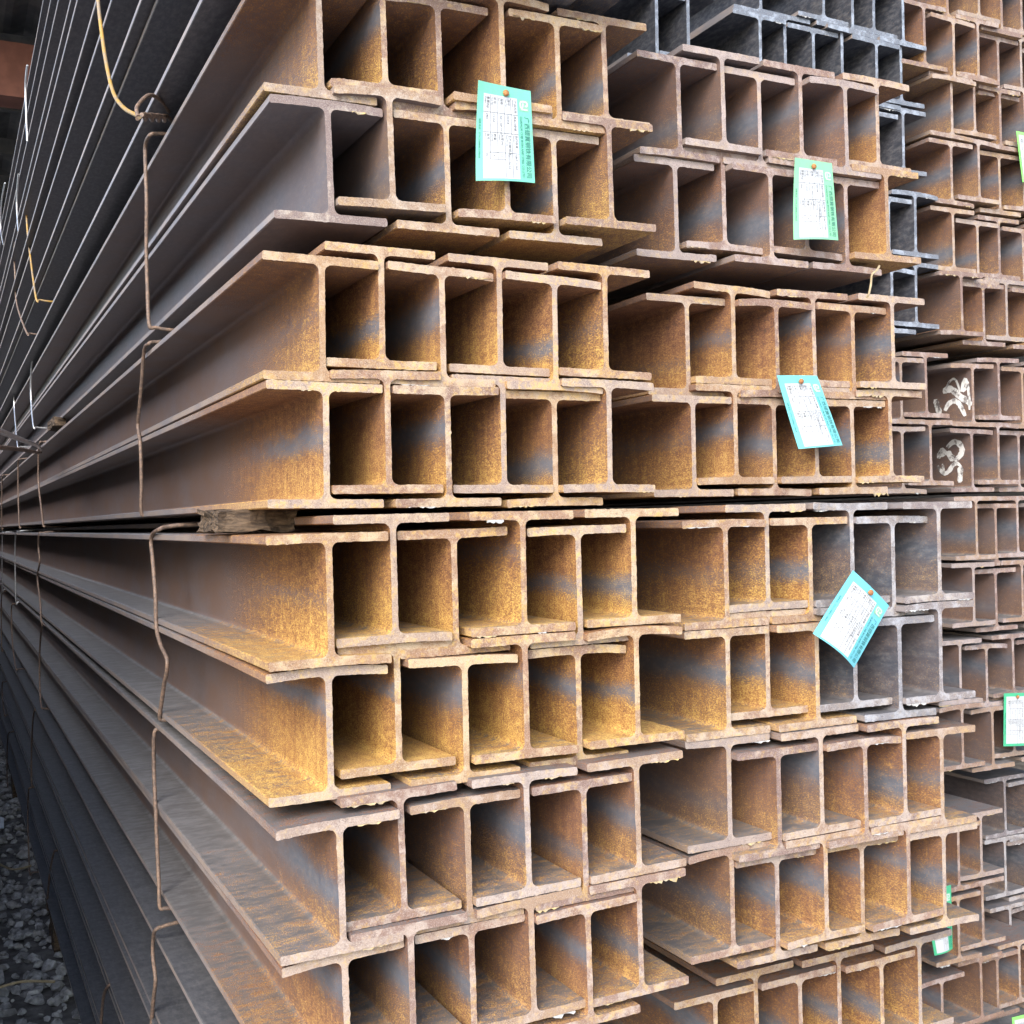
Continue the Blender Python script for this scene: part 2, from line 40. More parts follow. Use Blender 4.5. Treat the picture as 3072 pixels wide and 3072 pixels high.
scene.cycles.use_adaptive_sampling = True; scene.cycles.adaptive_threshold = 0.02

# ------------------------------------------------------------------ node helpers
class NT:
    def __init__(s, name):
        s.mat = bpy.data.materials.new(name); s.mat.use_nodes = True
        s.t = s.mat.node_tree; s.t.nodes.clear()
        s.out = s.t.nodes.new("ShaderNodeOutputMaterial")
        s.bsdf = s.t.nodes.new("ShaderNodeBsdfPrincipled")
        s.t.links.new(s.bsdf.outputs[0], s.out.inputs[0])
    def put(s, sock, v):
        if isinstance(v, bpy.types.NodeSocket): s.t.links.new(v, sock)
        elif isinstance(v, (int, float)):
            try: sock.default_value = v
            except TypeError: sock.default_value = (v, v, v)
        else:
            v = tuple(v)
            if len(v) == 3 and sock.type == 'RGBA': v = v + (1.0,)
            sock.default_value = v
    def m(s, op, a, b=None, c=None, clamp=False):
        n = s.t.nodes.new("ShaderNodeMath"); n.operation = op; n.use_clamp = clamp
        for i, v in enumerate((a, b, c)):
            if v is not None: s.put(n.inputs[i], v)
        return n.outputs[0]
    def vm(s, op, a, b=None):
        n = s.t.nodes.new("ShaderNodeVectorMath"); n.operation = op
        s.put(n.inputs[0], a)
        if b is not None: s.put(n.inputs[1], b)
        return n.outputs[0]
    def mix(s, f, a, b, blend='MIX'):
        n = s.t.nodes.new("ShaderNodeMix"); n.data_type = 'RGBA'; n.blend_type = blend; n.clamp_factor = True
        s.put(n.inputs[0], f); s.put(n.inputs[6], a); s.put(n.inputs[7], b)
        return n.outputs[2]
    def noise(s, vec, scale, detail=2.0, rough=0.55, dist=0.0):
        n = s.t.nodes.new("ShaderNodeTexNoise"); s.put(n.inputs['Vector'], vec)
        n.inputs['Scale'].default_value = scale; n.inputs['Detail'].default_value = detail
        n.inputs['Roughness'].default_value = rough; n.inputs['Distortion'].default_value = dist
        return n.outputs[0]
    def ss(s, v, lo, hi):
        n = s.t.nodes.new("ShaderNodeMapRange"); n.interpolation_type = 'SMOOTHSTEP'
        s.put(n.inputs[0], v); s.put(n.inputs[1], lo); s.put(n.inputs[2], hi)
        return n.outputs[0]
    def ramp(s, v, stops):
        n = s.t.nodes.new("ShaderNodeValToRGB"); s.put(n.inputs[0], v)
        e = n.color_ramp.elements
        while len(e) < len(stops): e.new(0.5)
        for el_, (p, c) in zip(e, stops): el_.position = p; el_.color = tuple(c) + (1.0,)
        return n.outputs[0]
    def xyz(s, v):
        n = s.t.nodes.new("ShaderNodeSeparateXYZ"); s.put(n.inputs[0], v); return n.outputs
    def bump(s, h, strength, dist):
        n = s.t.nodes.new("ShaderNodeBump"); n.inputs['Strength'].default_value = strength
        n.inputs['Distance'].default_value = dist; s.put(n.inputs['Height'], h)
        s.t.links.new(n.outputs[0], s.bsdf.inputs['Normal'])
    def set(s, **k):
        for key, v in k.items(): s.put(s.bsdf.inputs[key], v)
        return s.mat

def steel_material():
    """Hot-rolled section: mill scale inside, rust near the exposed end, rough sawn end face.
    object colour: R rust amount, G towards red-brown, B black scale, A seed"""
    n = NT("rolled_steel")
    tc = n.t.nodes.new("ShaderNodeTexCoord"); oi = n.t.nodes.new("ShaderNodeObjectInfo")
    sep = n.t.nodes.new("ShaderNodeSeparateColor"); n.t.links.new(oi.outputs['Color'], sep.inputs[0])
    R_, G_, B_ = sep.outputs[0], sep.outputs[1], sep.outputs[2]; seed = oi.outputs['Alpha']
    off = n.m('MULTIPLY', seed, 71.0)
    P = n.vm('ADD', tc.outputs['Object'], off)
    x, y, z = n.xyz(tc.outputs['Object'])
    nx, ny, nz = n.xyz(tc.outputs['Normal'])
    face = n.ss(n.m('ABSOLUTE', ny), 0.6, 0.8)
    up = n.ss(nz, 0.4, 0.8)
    seed2 = n.m('FRACT', n.m('MULTIPLY', seed, 13.7))
    big = n.noise(n.vm('MULTIPLY', P, (1.0, 0.7, 1.4)), 13.0, 3.0, 0.6)
    Q = n.vm('MULTIPLY', P, (1.0, 0.42, 1.0))
    med = n.noise(Q, 120.0, 3.0, 0.7)
    fine = n.noise(Q, 680.0, 2.0, 0.75)
    streak = n.noise(n.vm('MULTIPLY', P, (24.0, 62.0, 24.0)), 1.0, 4.0, 0.7, 0.25)
    grain = n.m('ADD', n.m('MULTIPLY', n.m('SUBTRACT', fine, 0.5), 1.7), n.m('MULTIPLY', n.m('SUBTRACT', med, 0.5), 0.5))
    # rust fades from the open end into the pile
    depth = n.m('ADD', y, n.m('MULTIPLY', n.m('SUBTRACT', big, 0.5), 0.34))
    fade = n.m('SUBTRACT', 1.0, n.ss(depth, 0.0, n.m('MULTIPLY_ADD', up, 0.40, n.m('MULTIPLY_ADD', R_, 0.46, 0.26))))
    # mid-height strip of the web where the scale holds longest
    bandc = n.m('MULTIPLY_ADD', seed, 0.06, -0.03)
    bz = n.m('DIVIDE', n.m('ADD', n.m('SUBTRACT', z, bandc), n.m('MULTIPLY', n.m('SUBTRACT', big, 0.5), 0.034)), n.m('MULTIPLY_ADD', seed2, 0.016, 0.010))
    band = n.m('EXPONENT', n.m('MULTIPLY', n.m('MULTIPLY', bz, bz), -1.0))
    band = n.m('MULTIPLY', band, n.ss(seed2, 0.08, 0.55))
    band = n.m('MULTIPLY', band, n.m('SUBTRACT', 1.0, n.ss(depth, 0.12, 0.50)))
    hold = n.m('SUBTRACT', 1.0, n.m('MULTIPLY', band, 0.74))
    amt = n.m('ADD', n.m('MULTIPLY', n.m('MULTIPLY', R_, fade), hold), n.m('MULTIPLY', grain, 0.75))
    amt = n.m('ADD', amt, n.m('MULTIPLY', n.m('MULTIPLY', up, n.m('SUBTRACT', streak, 0.60)), 1.9))
    rust = n.ss(amt, 0.10, 0.85)
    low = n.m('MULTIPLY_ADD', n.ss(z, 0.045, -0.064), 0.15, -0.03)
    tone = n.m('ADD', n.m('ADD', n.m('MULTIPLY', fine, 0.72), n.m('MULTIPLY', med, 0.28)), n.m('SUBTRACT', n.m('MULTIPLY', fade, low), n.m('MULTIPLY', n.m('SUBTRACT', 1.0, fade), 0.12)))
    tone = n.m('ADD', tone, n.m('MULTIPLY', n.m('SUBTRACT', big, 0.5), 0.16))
    run = n.noise(n.vm('MULTIPLY', P, (40.0, 70.0, 7.0)), 1.0, 3.0, 0.65)
    tone = n.m('ADD', tone, n.m('MULTIPLY', n.m('SUBTRACT', run, 0.5), n.m('MULTIPLY_ADD', up, -0.22, 0.22)))
    rc_y = n.ramp(tone, [(0.31, (0.090, 0.041, 0.024)), (0.46, (0.215, 0.096, 0.041)), (0.58, (0.375, 0.195, 0.060)), (0.72, (0.62, 0.41, 0.115))])
    rc_r = n.ramp(tone, [(0.31, (0.072, 0.038, 0.031)), (0.47, (0.160, 0.076, 0.052)), (0.60, (0.255, 0.120, 0.066)), (0.75, (0.46, 0.265, 0.105))])
    rustc = n.mix(G_, rc_y, rc_r)
    sc = n.mix(B_, (0.125, 0.138, 0.168), (0.036, 0.041, 0.054))
    sc = n.mix(n.ss(med, 0.35, 0.75), sc, n.mix(0.35, sc, (0.26, 0.26, 0.27)))
    brown = n.m('MULTIPLY', n.m('SUBTRACT', 1.0, B_), n.m('MULTIPLY_ADD', n.ss(big, 0.3, 0.7), 0.35, 0.62))
    sc = n.mix(n.m('MULTIPLY', brown, n.m('SUBTRACT', 1.0, band)), sc, (0.150, 0.092, 0.068))
    sc = n.mix(n.m('MULTIPLY', up, n.m('SUBTRACT', 1.0, n.m('MULTIPLY', B_, 0.6))), sc, n.mix(n.ss(streak, 0.35, 0.7), (0.125, 0.121, 0.120), (0.215, 0.214, 0.218)))
    body = n.mix(rust, sc, rustc)
    # sawn end face
    fc = n.mix(G_, (0.275, 0.160, 0.092), (0.215, 0.128, 0.105))
    tint = n.ramp(n.m('FRACT', n.m('MULTIPLY', seed, 29.3)), [(0.0, (0.135, 0.082, 0.068)), (0.35, (0.225, 0.128, 0.082)), (0.65, (0.31, 0.195, 0.090)), (0.9, (0.30, 0.255, 0.225))])
    fc = n.mix(0.55, fc, tint)
    fc = n.mix(B_, fc, (0.125, 0.142, 0.172))  # black sections: silver-blue sky reflection painted into the end colour
    fpatch = n.noise(P, 34.0, 4.0, 0.72)
    lightc = n.mix(B_, n.mix(G_, (0.42, 0.31, 0.185), (0.325, 0.245, 0.218)), (0.29, 0.33, 0.39))
    fc = n.mix(n.m('MULTIPLY', n.ss(n.m('ADD', fpatch, n.m('MULTIPLY', n.m('SUBTRACT', seed2, 0.5), 0.14)), 0.44, 0.62), 0.85), fc, lightc)
    fc = n.mix(n.m('MULTIPLY', n.ss(n.m('ADD', med, n.m('MULTIPLY', n.m('SUBTRACT', big, 0.5), 0.6)), 0.50, 0.70), n.m('MULTIPLY', R_, 0.55)), fc, (0.50, 0.32, 0.085))
    fc = n.mix(n.m('MULTIPLY', n.ss(fine, 0.46, 0.72), 0.38), fc, n.mix(0.6, fc, (0.66, 0.60, 0.54)))
    fc = n.mix(n.m('MULTIPLY', n.ss(n.m('ADD', n.m('MULTIPLY', fine, 0.5), n.m('MULTIPLY', med, 0.5)), 0.47, 0.33), 0.75), fc, n.mix(0.7, fc, (0.085, 0.055, 0.045)))
    # flange tips painted lighter, standing in for the light their edges catch
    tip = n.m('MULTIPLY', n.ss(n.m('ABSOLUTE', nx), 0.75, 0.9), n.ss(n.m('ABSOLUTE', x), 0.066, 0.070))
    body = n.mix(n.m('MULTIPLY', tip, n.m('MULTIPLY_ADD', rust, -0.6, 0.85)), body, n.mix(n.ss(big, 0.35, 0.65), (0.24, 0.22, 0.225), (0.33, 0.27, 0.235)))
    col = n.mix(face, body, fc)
    rough = n.m('ADD', 0.46, n.m('MULTIPLY', rust, 0.36))
    rough = n.m('MAXIMUM', rough, n.m('MULTIPLY', face, n.m('SUBTRACT', 0.74, n.m('MULTIPLY', B_, 0.26))))
    h = n.m('ADD', n.m('MULTIPLY', fine, 0.7), n.m('MULTIPLY', med, 0.8))
    h = n.m('MULTIPLY', h, n.m('MAXIMUM', n.m('MAXIMUM', n.m('MULTIPLY', rust, 0.9), face), 0.25))
    n.bump(h, 0.6, 0.0014)
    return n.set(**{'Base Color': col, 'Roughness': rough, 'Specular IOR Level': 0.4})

def simple(name, c1, c2, scale=40.0, rough=0.7, bump=0.0, metallic=0.0, stretch=None, lo=0.35, hi=0.7):
    n = NT(name); tc = n.t.nodes.new("ShaderNodeTexCoord")
    v = tc.outputs['Object']
    if stretch: v = n.vm('MULTIPLY', v, stretch)
    f = n.noise(v, scale, 5.0, 0.65)
    if bump: n.bump(f, 0.8, bump)
    return n.set(**{'Base Color': n.mix(n.ss(f, lo, hi), c1, c2), 'Roughness': rough, 'Metallic': metallic})

MAT = {'steel': steel_material()}
MAT['burr'] = simple("torn_burr", (0.30, 0.24, 0.17), (0.46, 0.33, 0.12), 90, 0.6, 0.0008)
MAT['burr_pale'] = simple("pale_burr", (0.28, 0.27, 0.26), (0.46, 0.45, 0.42), 120, 0.45, 0.0008)
MAT['wire_rust'] = simple("rusty_wire", (0.11, 0.08, 0.065), (0.25, 0.165, 0.115), 160, 0.6, 0.0006)
MAT['wire_yellow'] = simple("ochre_wire", (0.40, 0.24, 0.05), (0.22, 0.19, 0.16), 26, 0.55, 0.0005)
MAT['wire_silver'] = simple("grey_wire", (0.62, 0.62, 0.63), (0.85, 0.85, 0.85), 60, 0.32, 0.0003, 0.85)
MAT['wood'] = simple("rotten_wood", (0.035, 0.022, 0.013), (0.15, 0.10, 0.06), 22, 0.9, 0.006, 0, (1.0, 6.0, 7.0))
MAT['stone'] = simple("crushed_stone", (0.21, 0.20, 0.19), (0.50, 0.485, 0.465), 26, 0.9, 0.004)
MAT['ground'] = simple("dirt_ground", (0.09, 0.082, 0.074), (0.20, 0.185, 0.168), 14, 0.95, 0.01)
MAT['bounce'] = simple("bounce_grey", (0.40, 0.40, 0.39), (0.50, 0.495, 0.48), 3, 0.85)
MAT['roof'] = simple("dark_roof_sheet", (0.06, 0.064, 0.068), (0.11, 0.11, 0.11), 5, 0.8)
MAT['aisle'] = simple("blocker_grey", (0.15, 0.155, 0.165), (0.21, 0.215, 0.225), 9, 0.9)
MAT['girder'] = simple("red_oxide_paint", (0.20, 0.085, 0.065), (0.28, 0.12, 0.09), 6, 0.7)
MAT['brick'] = simple("dark_wall", (0.03, 0.029, 0.028), (0.06, 0.056, 0.052), 9, 0.9)
MAT['paint'] = simple("white_brush_paint", (0.16, 0.14, 0.135), (0.80, 0.79, 0.775), 55, 0.6, 0.0, 0, None, 0.36, 0.52)
MAT['panel'] = simple("label_white", (0.47, 0.48, 0.485), (0.40, 0.39, 0.37), 45, 0.45, 0, 0, None, 0.52, 0.80)
MAT['ink'] = simple("grey_print", (0.05, 0.053, 0.06), (0.08, 0.083, 0.09), 60, 0.6)
MAT['inkgreen'] = simple("green_print", (0.015, 0.12, 0.10), (0.02, 0.15, 0.12), 60, 0.6)
MAT['nail'] = simple("rusty_stud", (0.22, 0.09, 0.035), (0.45, 0.20, 0.06), 300, 0.8, 0.0006)
MAT['straw'] = simple("dry_straw", (0.30, 0.23, 0.13), (0.45, 0.36, 0.22), 60, 0.8)
MAT['scrap'] = simple("white_scrap", (0.62, 0.66, 0.70), (0.75, 0.78, 0.80), 60, 0.6)
def card(name, c): return simple(name, c, (c[0] * .9 + .04, c[1] * .72 + .03, c[2] * .7 + .02), 40, 0.36, 0, 0, None, 0.52, 0.82)
CARDS = {'mint': card("mint_card", (0.15, 0.46, 0.33)), 'green': card("green_card", (0.20, 0.48, 0.27)),
         'cyan': card("cyan_card", (0.14, 0.46, 0.47)), 'blue': card("blue_card", (0.12, 0.42, 0.49)),
         'emerald': card("emerald_card", (0.05, 0.36, 0.18)), 'lime': card("lime_card", (0.22, 0.66, 0.13))}

# ------------------------------------------------------------------ object helpers
def link(name, me, mat=None, parent=None, smooth=None):
    o = bpy.data.objects.new(name, me); COL.objects.link(o)
    if mat is not None and me is not None and not me.materials: me.materials.append(mat)
    if parent is not None: o.parent = parent
    if smooth is not None:
        for p in me.polygons: p.use_smooth = True
        me.set_sharp_from_angle(angle=math.radians(smooth))
    return o
def mesh(name, v, f):
    me = bpy.data.meshes.new(name); me.from_pydata(v, [], f); me.update(); return me
def empty(name, loc, rot=(0, 0, 0)):
    o = bpy.data.objects.new(name, None); o.empty_display_size = 0.03; COL.objects.link(o)
    o.location = loc; o.rotation_euler = rot; return o
def tag(o, label, cat, group=None):
    o["label"] = label; o["category"] = cat
    if group: o["group"] = group
def structure(o): o["kind"] = "structure"; return o

def box_vf(x0, x1, y0, y1, z0, z1):
    v = [(x0, y0, z0), (x1, y0, z0), (x1, y1, z0), (x0, y1, z0), (x0, y0, z1), (x1, y0, z1), (x1, y1, z1), (x0, y1, z1)]
    return v, [(0, 3, 2, 1), (4, 5, 6, 7), (0, 1, 5, 4), (1, 2, 6, 5), (2, 3, 7, 6), (3, 0, 4, 7)]

def smooth_path(pts, sub=5):
    P = [Vector(p) for p in pts]
    if len(P) < 3: return P
    out = []
    for i in range(len(P) - 1):
        p0 = P[max(i - 1, 0)]; p1 = P[i]; p2 = P[i + 1]; p3 = P[min(i + 2, len(P) - 1)]
        for k in range(sub):
            t = k / sub
            out.append(0.5 * ((2 * p1) + (p2 - p0) * t + (2 * p0 - 5 * p1 + 4 * p2 - p3) * t * t + (3 * p1 - p0 - 3 * p2 + p3) * t ** 3))
    out.append(P[-1]); return out
def tube_vf(path, r, seg=8, taper=None):
    v, f = [], []
    up = Vector((0, 0, 1)); n = len(path)
    t0 = (path[1] - path[0]).normalized()
    ref = t0.orthogonal().normalized()
    for i, p in enumerate(path):
        t = (path[min(i + 1, n - 1)] - path[max(i - 1, 0)]).normalized()
        ref = (ref - t * ref.dot(t)).normalized(); b = t.cross(ref)
        rr = r * (taper(i / (n - 1)) if taper else 1.0)
        for k in range(seg):
            a = 2 * math.pi * k / seg
            v.append(tuple(p + ref * (math.cos(a) * rr) + b * (math.sin(a) * rr)))
    for i in range(n - 1):
        for k in range(seg):
            k2 = (k + 1) % seg
            f.append((i * seg + k, i * seg + k2, (i + 1) * seg + k2, (i + 1) * seg + k))
    f.append(tuple(reversed(range(seg)))); f.append(tuple((n - 1) * seg + k for k in range(seg)))
    return v, f

# ------------------------------------------------------------------ setting
g = structure(link("ground", mesh("ground", [(-40, -40, 0), (40, -40, 0), (40, 40, 0), (-40, 40, 0)], [(0, 1, 2, 3)]), MAT['ground']))
structure(link("bounce_slab", mesh("bounce_slab", *box_vf(-12, 12, -14, 0.75, -.1, .012)), MAT['bounce']))  # pale slab added out of view to bounce light onto undersides and into openings
# shed over the pile: corrugated roof with purlins and a red girder, its dark end wall, and an added unseen blocker that shades the aisle
RZ = 5.0
nv = 140; v = []; f = []
for i in range(nv + 1):
    xx = -0.6 + 6.6 * i / nv; zz = RZ + 0.03 + 0.022 * math.sin(xx * 2 * math.pi / 0.26)
    v += [(xx, 1.2, zz), (xx, 14.6, zz)]
for i in range(nv): f.append((2 * i, 2 * i + 1, 2 * i + 3, 2 * i + 2))
roof = structure(link("shed_roof", mesh("shed_roof", v, f), MAT['roof']))
for k in range(11):
    yy = 1.7 + 1.18 * k
    me = mesh("purlin", *box_vf(-0.6, 6.0, yy, yy + 0.07, RZ - 0.14, RZ - 0.002))
    link("purlin", me, MAT['roof'], roof)
gv, gf = box_vf(-0.6, 6.0, 8.55, 8.80, RZ - 0.52, RZ - 0.145)
link("girder", mesh("girder", gv, gf), MAT['girder'], roof)
wl = structure(link("shed_wall", mesh("shed_wall", *box_vf(-3.0, 6.0, 14.3, 14.5, 0, RZ)), MAT['brick']))
structure(link("shed_side_wall", mesh("shed_side_wall", *box_vf(5.8, 6.0, 2.4, 14.29, 0, RZ)), MAT['brick']))
structure(link("aisle_blocker", mesh("aisle_blocker", *box_vf(-0.60, -0.42, 1.38, 14.3, 0, 2.2)), MAT['aisle']))  # added out of frame only to block light and darken the aisle

# ------------------------------------------------------------------ rolled H sections
HB, WB, TF, TW, RF = 0.150, 0.143, 0.0104, 0.0076, 0.0085
YS = [0.0, 0.0022, 0.011, 0.06, 0.2, 0.7, 3.0, 12.0]
def subdiv(poly, step):
    out = []
    for i, p in enumerate(poly):
        q = poly[(i + 1) % len(poly)]
        d = math.hypot(q[0] - p[0], q[1] - p[1]); k = max(1, int(round(d / step)))
        for j in range(k): out.append((p[0] + (q[0] - p[0]) * j / k, p[1] + (q[1] - p[1]) * j / k))
    return out
def flange_outline():
    h = HB / 2; w = WB / 2; zj = h - TF - RF; c = 0.0013
    pts = [(-TW / 2, zj)]
    for k in range(1, 6):
        a = math.pi / 2 * k / 5
        pts.append((-TW / 2 - RF + RF * math.cos(a), zj + RF * math.sin(a)))
    pts += [(-w + c, h - TF), (-w, h - TF + c), (-w, h - c), (-w + c, h), (w - c, h), (w, h - c), (w, h - TF + c), (w - c, h - TF)]
    for k in range(5, 0, -1):
        a = math.pi / 2 * k / 5
        pts.append((TW / 2 + RF - RF * math.cos(a), zj + RF * math.sin(a)))
    pts.append((TW / 2, zj))
    return pts
FO = flange_outline()
def refine_flange(step):
    out = []
    for i in range(len(FO) - 1):
        p, q = FO[i], FO[i + 1]
        d = math.hypot(q[0] - p[0], q[1] - p[1]); k = max(1, int(round(d / step)))
        for j in range(k): out.append((p[0] + (q[0] - p[0]) * j / k, p[1] + (q[1] - p[1]) * j / k))
    out.append(FO[-1]); return out
FO_FINE = refine_flange(0.0032); FO_COARSE = refine_flange(0.02)
def jitter_profile(n, r, amp):
    """outward lip per outline vertex: slow swell plus fine tooth, zero at both joints"""
    a = [r.gauss(0, 1) for _ in range(n // 4 + 3)]
    out = []
    for i in range(n):
        u = i / 4; k = int(u); t = u - k; t = t * t * (3 - 2 * t)
        s = (a[k] * (1 - t) + a[k + 1] * t) * 0.26 + r.gauss(0, 0.36) + (r.choice((-1.6, 1.3)) if r.random() < .03 else 0)
        e = min(1, i / 4, (n - 1 - i) / 4)
        out.append(max(-0.7, min(1.8, s)) * amp * e)
    return out
def extrude(outline, closed_last, lip, bend, flip, length, fine):
    """sweep an outline along y; lip pushes the first ring outward, bend lifts the flange tips"""
    n = len(outline)
    nrm = []
    for i in range(n):
        p = outline[i - 1] if i else outline[i]; q = outline[i + 1] if i < n - 1 else outline[i]
        dx, dz = q[0] - p[0], q[1] - p[1]; L = math.hypot(dx, dz) or 1
        nrm.append((-dz / L, dx / L))
    ys = [y for y in YS if y < length] + [length] if fine else [0.0, 0.3, length]
    wt = {0.0: 1.0, 0.0022: 0.55}
    V, F = [], []
    for y in ys:
        for i, (px, pz) in enumerate(outline):
            k = wt.get(y, 0.0) * lip[i] if lip else 0.0
            xx = px + nrm[i][0] * k; zz = pz + nrm[i][1] * k
            if bend:
                side = bend[0] if xx < 0 else bend[1]
                zz += side * (xx / (WB / 2)) ** 2 * math.exp(-y / 0.22)
            V.append((xx, y, -zz if flip else zz))
    m_ = len(ys)
    for j in range(m_ - 1):
        for i in range(n if closed_last else n - 1):
            i2 = (i + 1) % n
            q = (j * n + i, j * n + i2, (j + 1) * n + i2, (j + 1) * n + i)
            F.append(q if not flip else q[::-1])
    cap = tuple(range(n)); F.append(cap[::-1] if not flip else cap)
    return V, F
def web_outline(step):
    zj = HB / 2 - TF - RF; k = max(2, int(round(2 * zj / step)))
    left = [(-TW / 2, -zj + 2 * zj * i / k) for i in range(k + 1)]
    right = [(TW / 2, zj - 2 * zj * i / k) for i in range(k + 1)]
    return left, right
def build_web(r, amp, length, fine):
    L, Rr = web_outline(0.0032 if fine else 0.03)
    lj = jitter_profile(len(L), r, amp) if fine else None; rj = jitter_profile(len(Rr), r, amp) if fine else None
    ys = [y for y in YS if y < length] + [length] if fine else [0.0, 0.3, length]
    wt = {0.0: 1.0, 0.0022: 0.55}
    V, F = [], []; n = len(L)
    for y in ys:
        w_ = wt.get(y, 0.0)
        for i, (px, pz) in enumerate(L): V.append((px - (lj[i] * w_ if lj else 0), y, pz))
        for i, (px, pz) in enumerate(Rr): V.append((px + (rj[i] * w_ if rj else 0), y, pz))
    N = 2 * n
    for j in range(len(ys) - 1):
        for i in list(range(n - 1)) + list(range(n, N - 1)):
            F.append((j * N + i, j * N + i + 1, (j + 1) * N + i + 1, (j + 1) * N + i))
    F.append(tuple(range(N))[::-1])
    return V, F
def burr_mesh(r, x0, x1, ztop, down):
    """torn saw fringe hanging from the edge of a cut"""
    n = max(5, int((x1 - x0) / 0.0035)); V, F = [], []
    drop = [max(0.0004, r.gauss(0.5, 0.45)) * down * math.sin(math.pi * min(1, max(0, (i + .3) / (n + .6)))) ** 0.4 for i in range(n + 1)]
    for i in range(n + 1):
        xx = x0 + (x1 - x0) * i / n
        yb = -0.0006 - r.random() * 0.002
        for yy in (0.0, 0.0016):
            V.append((xx, yy - 0.0008, ztop)); V.append((xx + r.gauss(0, .0006), yb + yy, ztop - drop[i]))
    for i in range(n):
        a = i * 4; b = a + 4
        F += [(a, a + 1, b + 1, b), (a + 2, b + 2, b + 3, a + 3), (a + 1, a + 3, b + 3, b + 1)]
    F += [(0, 2, 3, 1), (n * 4, n * 4 + 1, n * 4 + 3, n * 4 + 2)]
    return mesh("burr", V, F)

TONE = {  # rust, red-brown, black scale
 'A': (.80, .32, .06), 'B': (.72, .35, .10), 'C': (1.0, .34, .0), 'D': (1.0, .28, .0), 'E': (1.12, .02, .0), 'F': (1.12, .0, .0),
 'G': (.72, .68, .08), 'H': (.78, .66, .08), 'a2': (.42, .95, .12), 'b2': (.50, .90, .12), 'c2': (.95, .52, .0), 'd2': (.95, .50, .0),
 'e2': (.92, .30, .08), 'f2': (.88, .30, .10), 'g2': (.66, .62, .12), 'h2': (.72, .58, .10), 'i2': (.90, .50, .05),
 'K1': (.06, .8, 1.0), 'K2': (.06, .8, 1.0), 'K3': (.05, .8, .95), 'K4': (.05, .8, .95), 'K5': (.06, .8, .95)}
for n_ in ('T1', 'T2', 'T3', 'T4', 'T5', 'T6'): TONE[n_] = (.58, .72, .12)
for n_ in ('U1', 'U2', 'U1L', 'U2L', 'V1', 'V2', 'W1', 'W2', 'WL'): TONE[n_] = (.32, 1.0, .12)
for n_ in ('X1', 'X2', 'X3'): TONE[n_] = (.55, .85, .06)
for n_ in ('Z1', 'Z2', 'Z3'): TONE[n_] = (.25, .5, .55)
for n_ in ('A1', 'A2', 'A3', 'A4', 'A5', 'A6', 'A7'): TONE[n_] = (.30, .6, .82)
for n_ in 'IJKL': TONE[n_] = (.36, .6, 1.0)
SPECIAL = {('A', 1): (.75, .05, .05), ('A', 0): (.62, .45, .20), ('B', 0): (.10, .3, .30), ('B', 1): (.25, .4, .25), ('B', 2): (.6, .45, .15),
           ('e2', 3): (.35, .4, .55), ('e2', 4): (.22, .5, .60), ('e2', 5): (.26, .4, .55), ('f2', 3): (.30, .5, .60), ('f2', 4): (.15, .6, .70), ('f2', 5): (.18, .5, .65),
           ('a2', 5): (.7, .5, .05), ('b2', 5): (.8, .45, .03)}
ORD = ['first', 'second', 'third', 'fourth', 'fifth', 'sixth', 'seventh', 'eighth']
def describe(row, i, cnt):
    t = SPECIAL.get((row, i), TONE[row])
    look = 'black-scaled' if t[2] > .8 else 'grey-scaled' if t[2] > .45 else 'bare-grey' if t[0] < .3 else 'yellow-rusted' if t[1] < .2 else 'orange-rusted' if t[1] < .56 else 'purple-brown' if t[1] > .9 else 'brown-rusted'
    if row in 'ABCDEFGH' and len(row) == 1:
        where = ['top row', 'second row', 'third row', 'fourth row', 'fifth row', 'sixth row', 'seventh row', 'bottom row']['ABCDEFGH'.index(row)]
        return f"{look} beam end, {ORD[i]} from left, {where} of nearest stack"
    if row[1:] == '2' and row[0] in 'abcdefghi':
        rn = 'abcdefghi'.index(row[0])
        return f"{look} beam end, {ORD[i]} from left, {ORD[rn] if rn < 8 else 'bottom'} row of middle stack"
    if row[0] == 'K' and len(row) == 2:
        return f"{look} beam end, {ORD[i]} from left, {ORD[int(row[1]) - 1]} row of black stack behind"
    if row in ('A1', 'A2', 'A3', 'A4', 'A5', 'A6', 'A7'):
        return f"long dark beam along aisle, {ORD[int(row[1]) - 1]} row above visible cut ends, " + ('outermost' if i == 0 else f'{ORD[i]} inward')
    if row in 'IJKL':
        return f"long grey beam along aisle, {ORD['IJKL'.index(row)]} row beneath visible cut ends, " + ('outermost' if i == 0 else 'second inward')
    order = ['T1', 'T2', 'T3', 'T4', 'T5', 'T6', 'U1', 'U2', 'V1', 'V2', 'W1', 'W2']
    nm = ['first', 'second', 'third', 'fourth', 'fifth', 'sixth', 'seventh', 'eighth', 'ninth', 'tenth', 'eleventh', 'twelfth']
    if row == 'U1L': return f"{look} beam left of upper white paint mark, " + ('partly hidden' if i == 0 else 'right beside it')
    if row == 'U2L': return f"{look} beam left of lower white paint mark, " + ('partly hidden' if i == 0 else 'right beside it')
    if row == 'WL': return "brown beam tip peeping out behind the middle stack's grey beams"
    if row == 'U1' and i == 0: return "purple-brown beam with the upper white brush mark on its web"
    if row == 'U2' and i == 0: return "purple-brown beam with the lower white brush mark on its web"
    if row in order: return f"{look} beam end, {ORD[i]} from left, {nm[order.index(row)]} row of far right stack"
    if row[0] == 'Z': return f"greenish-grey beam at lower right edge, {ORD[i]} from left, {ORD[int(row[1]) - 1]} row down"
    return f"{look} beam low on right behind middle stack, {ORD[i]} from left, {ORD[int(row[1]) - 1]} row down"
GROUPS = {'near': 'H-beams in the nearest stack', 'middle': 'H-beams in the middle stack', 'black': 'H-beams in the black stack behind',
          'brown': 'H-beams in the far right stack', 'above': 'H-beams along the aisle above', 'below': 'H-beams along the aisle below'}
BEAMS = {}
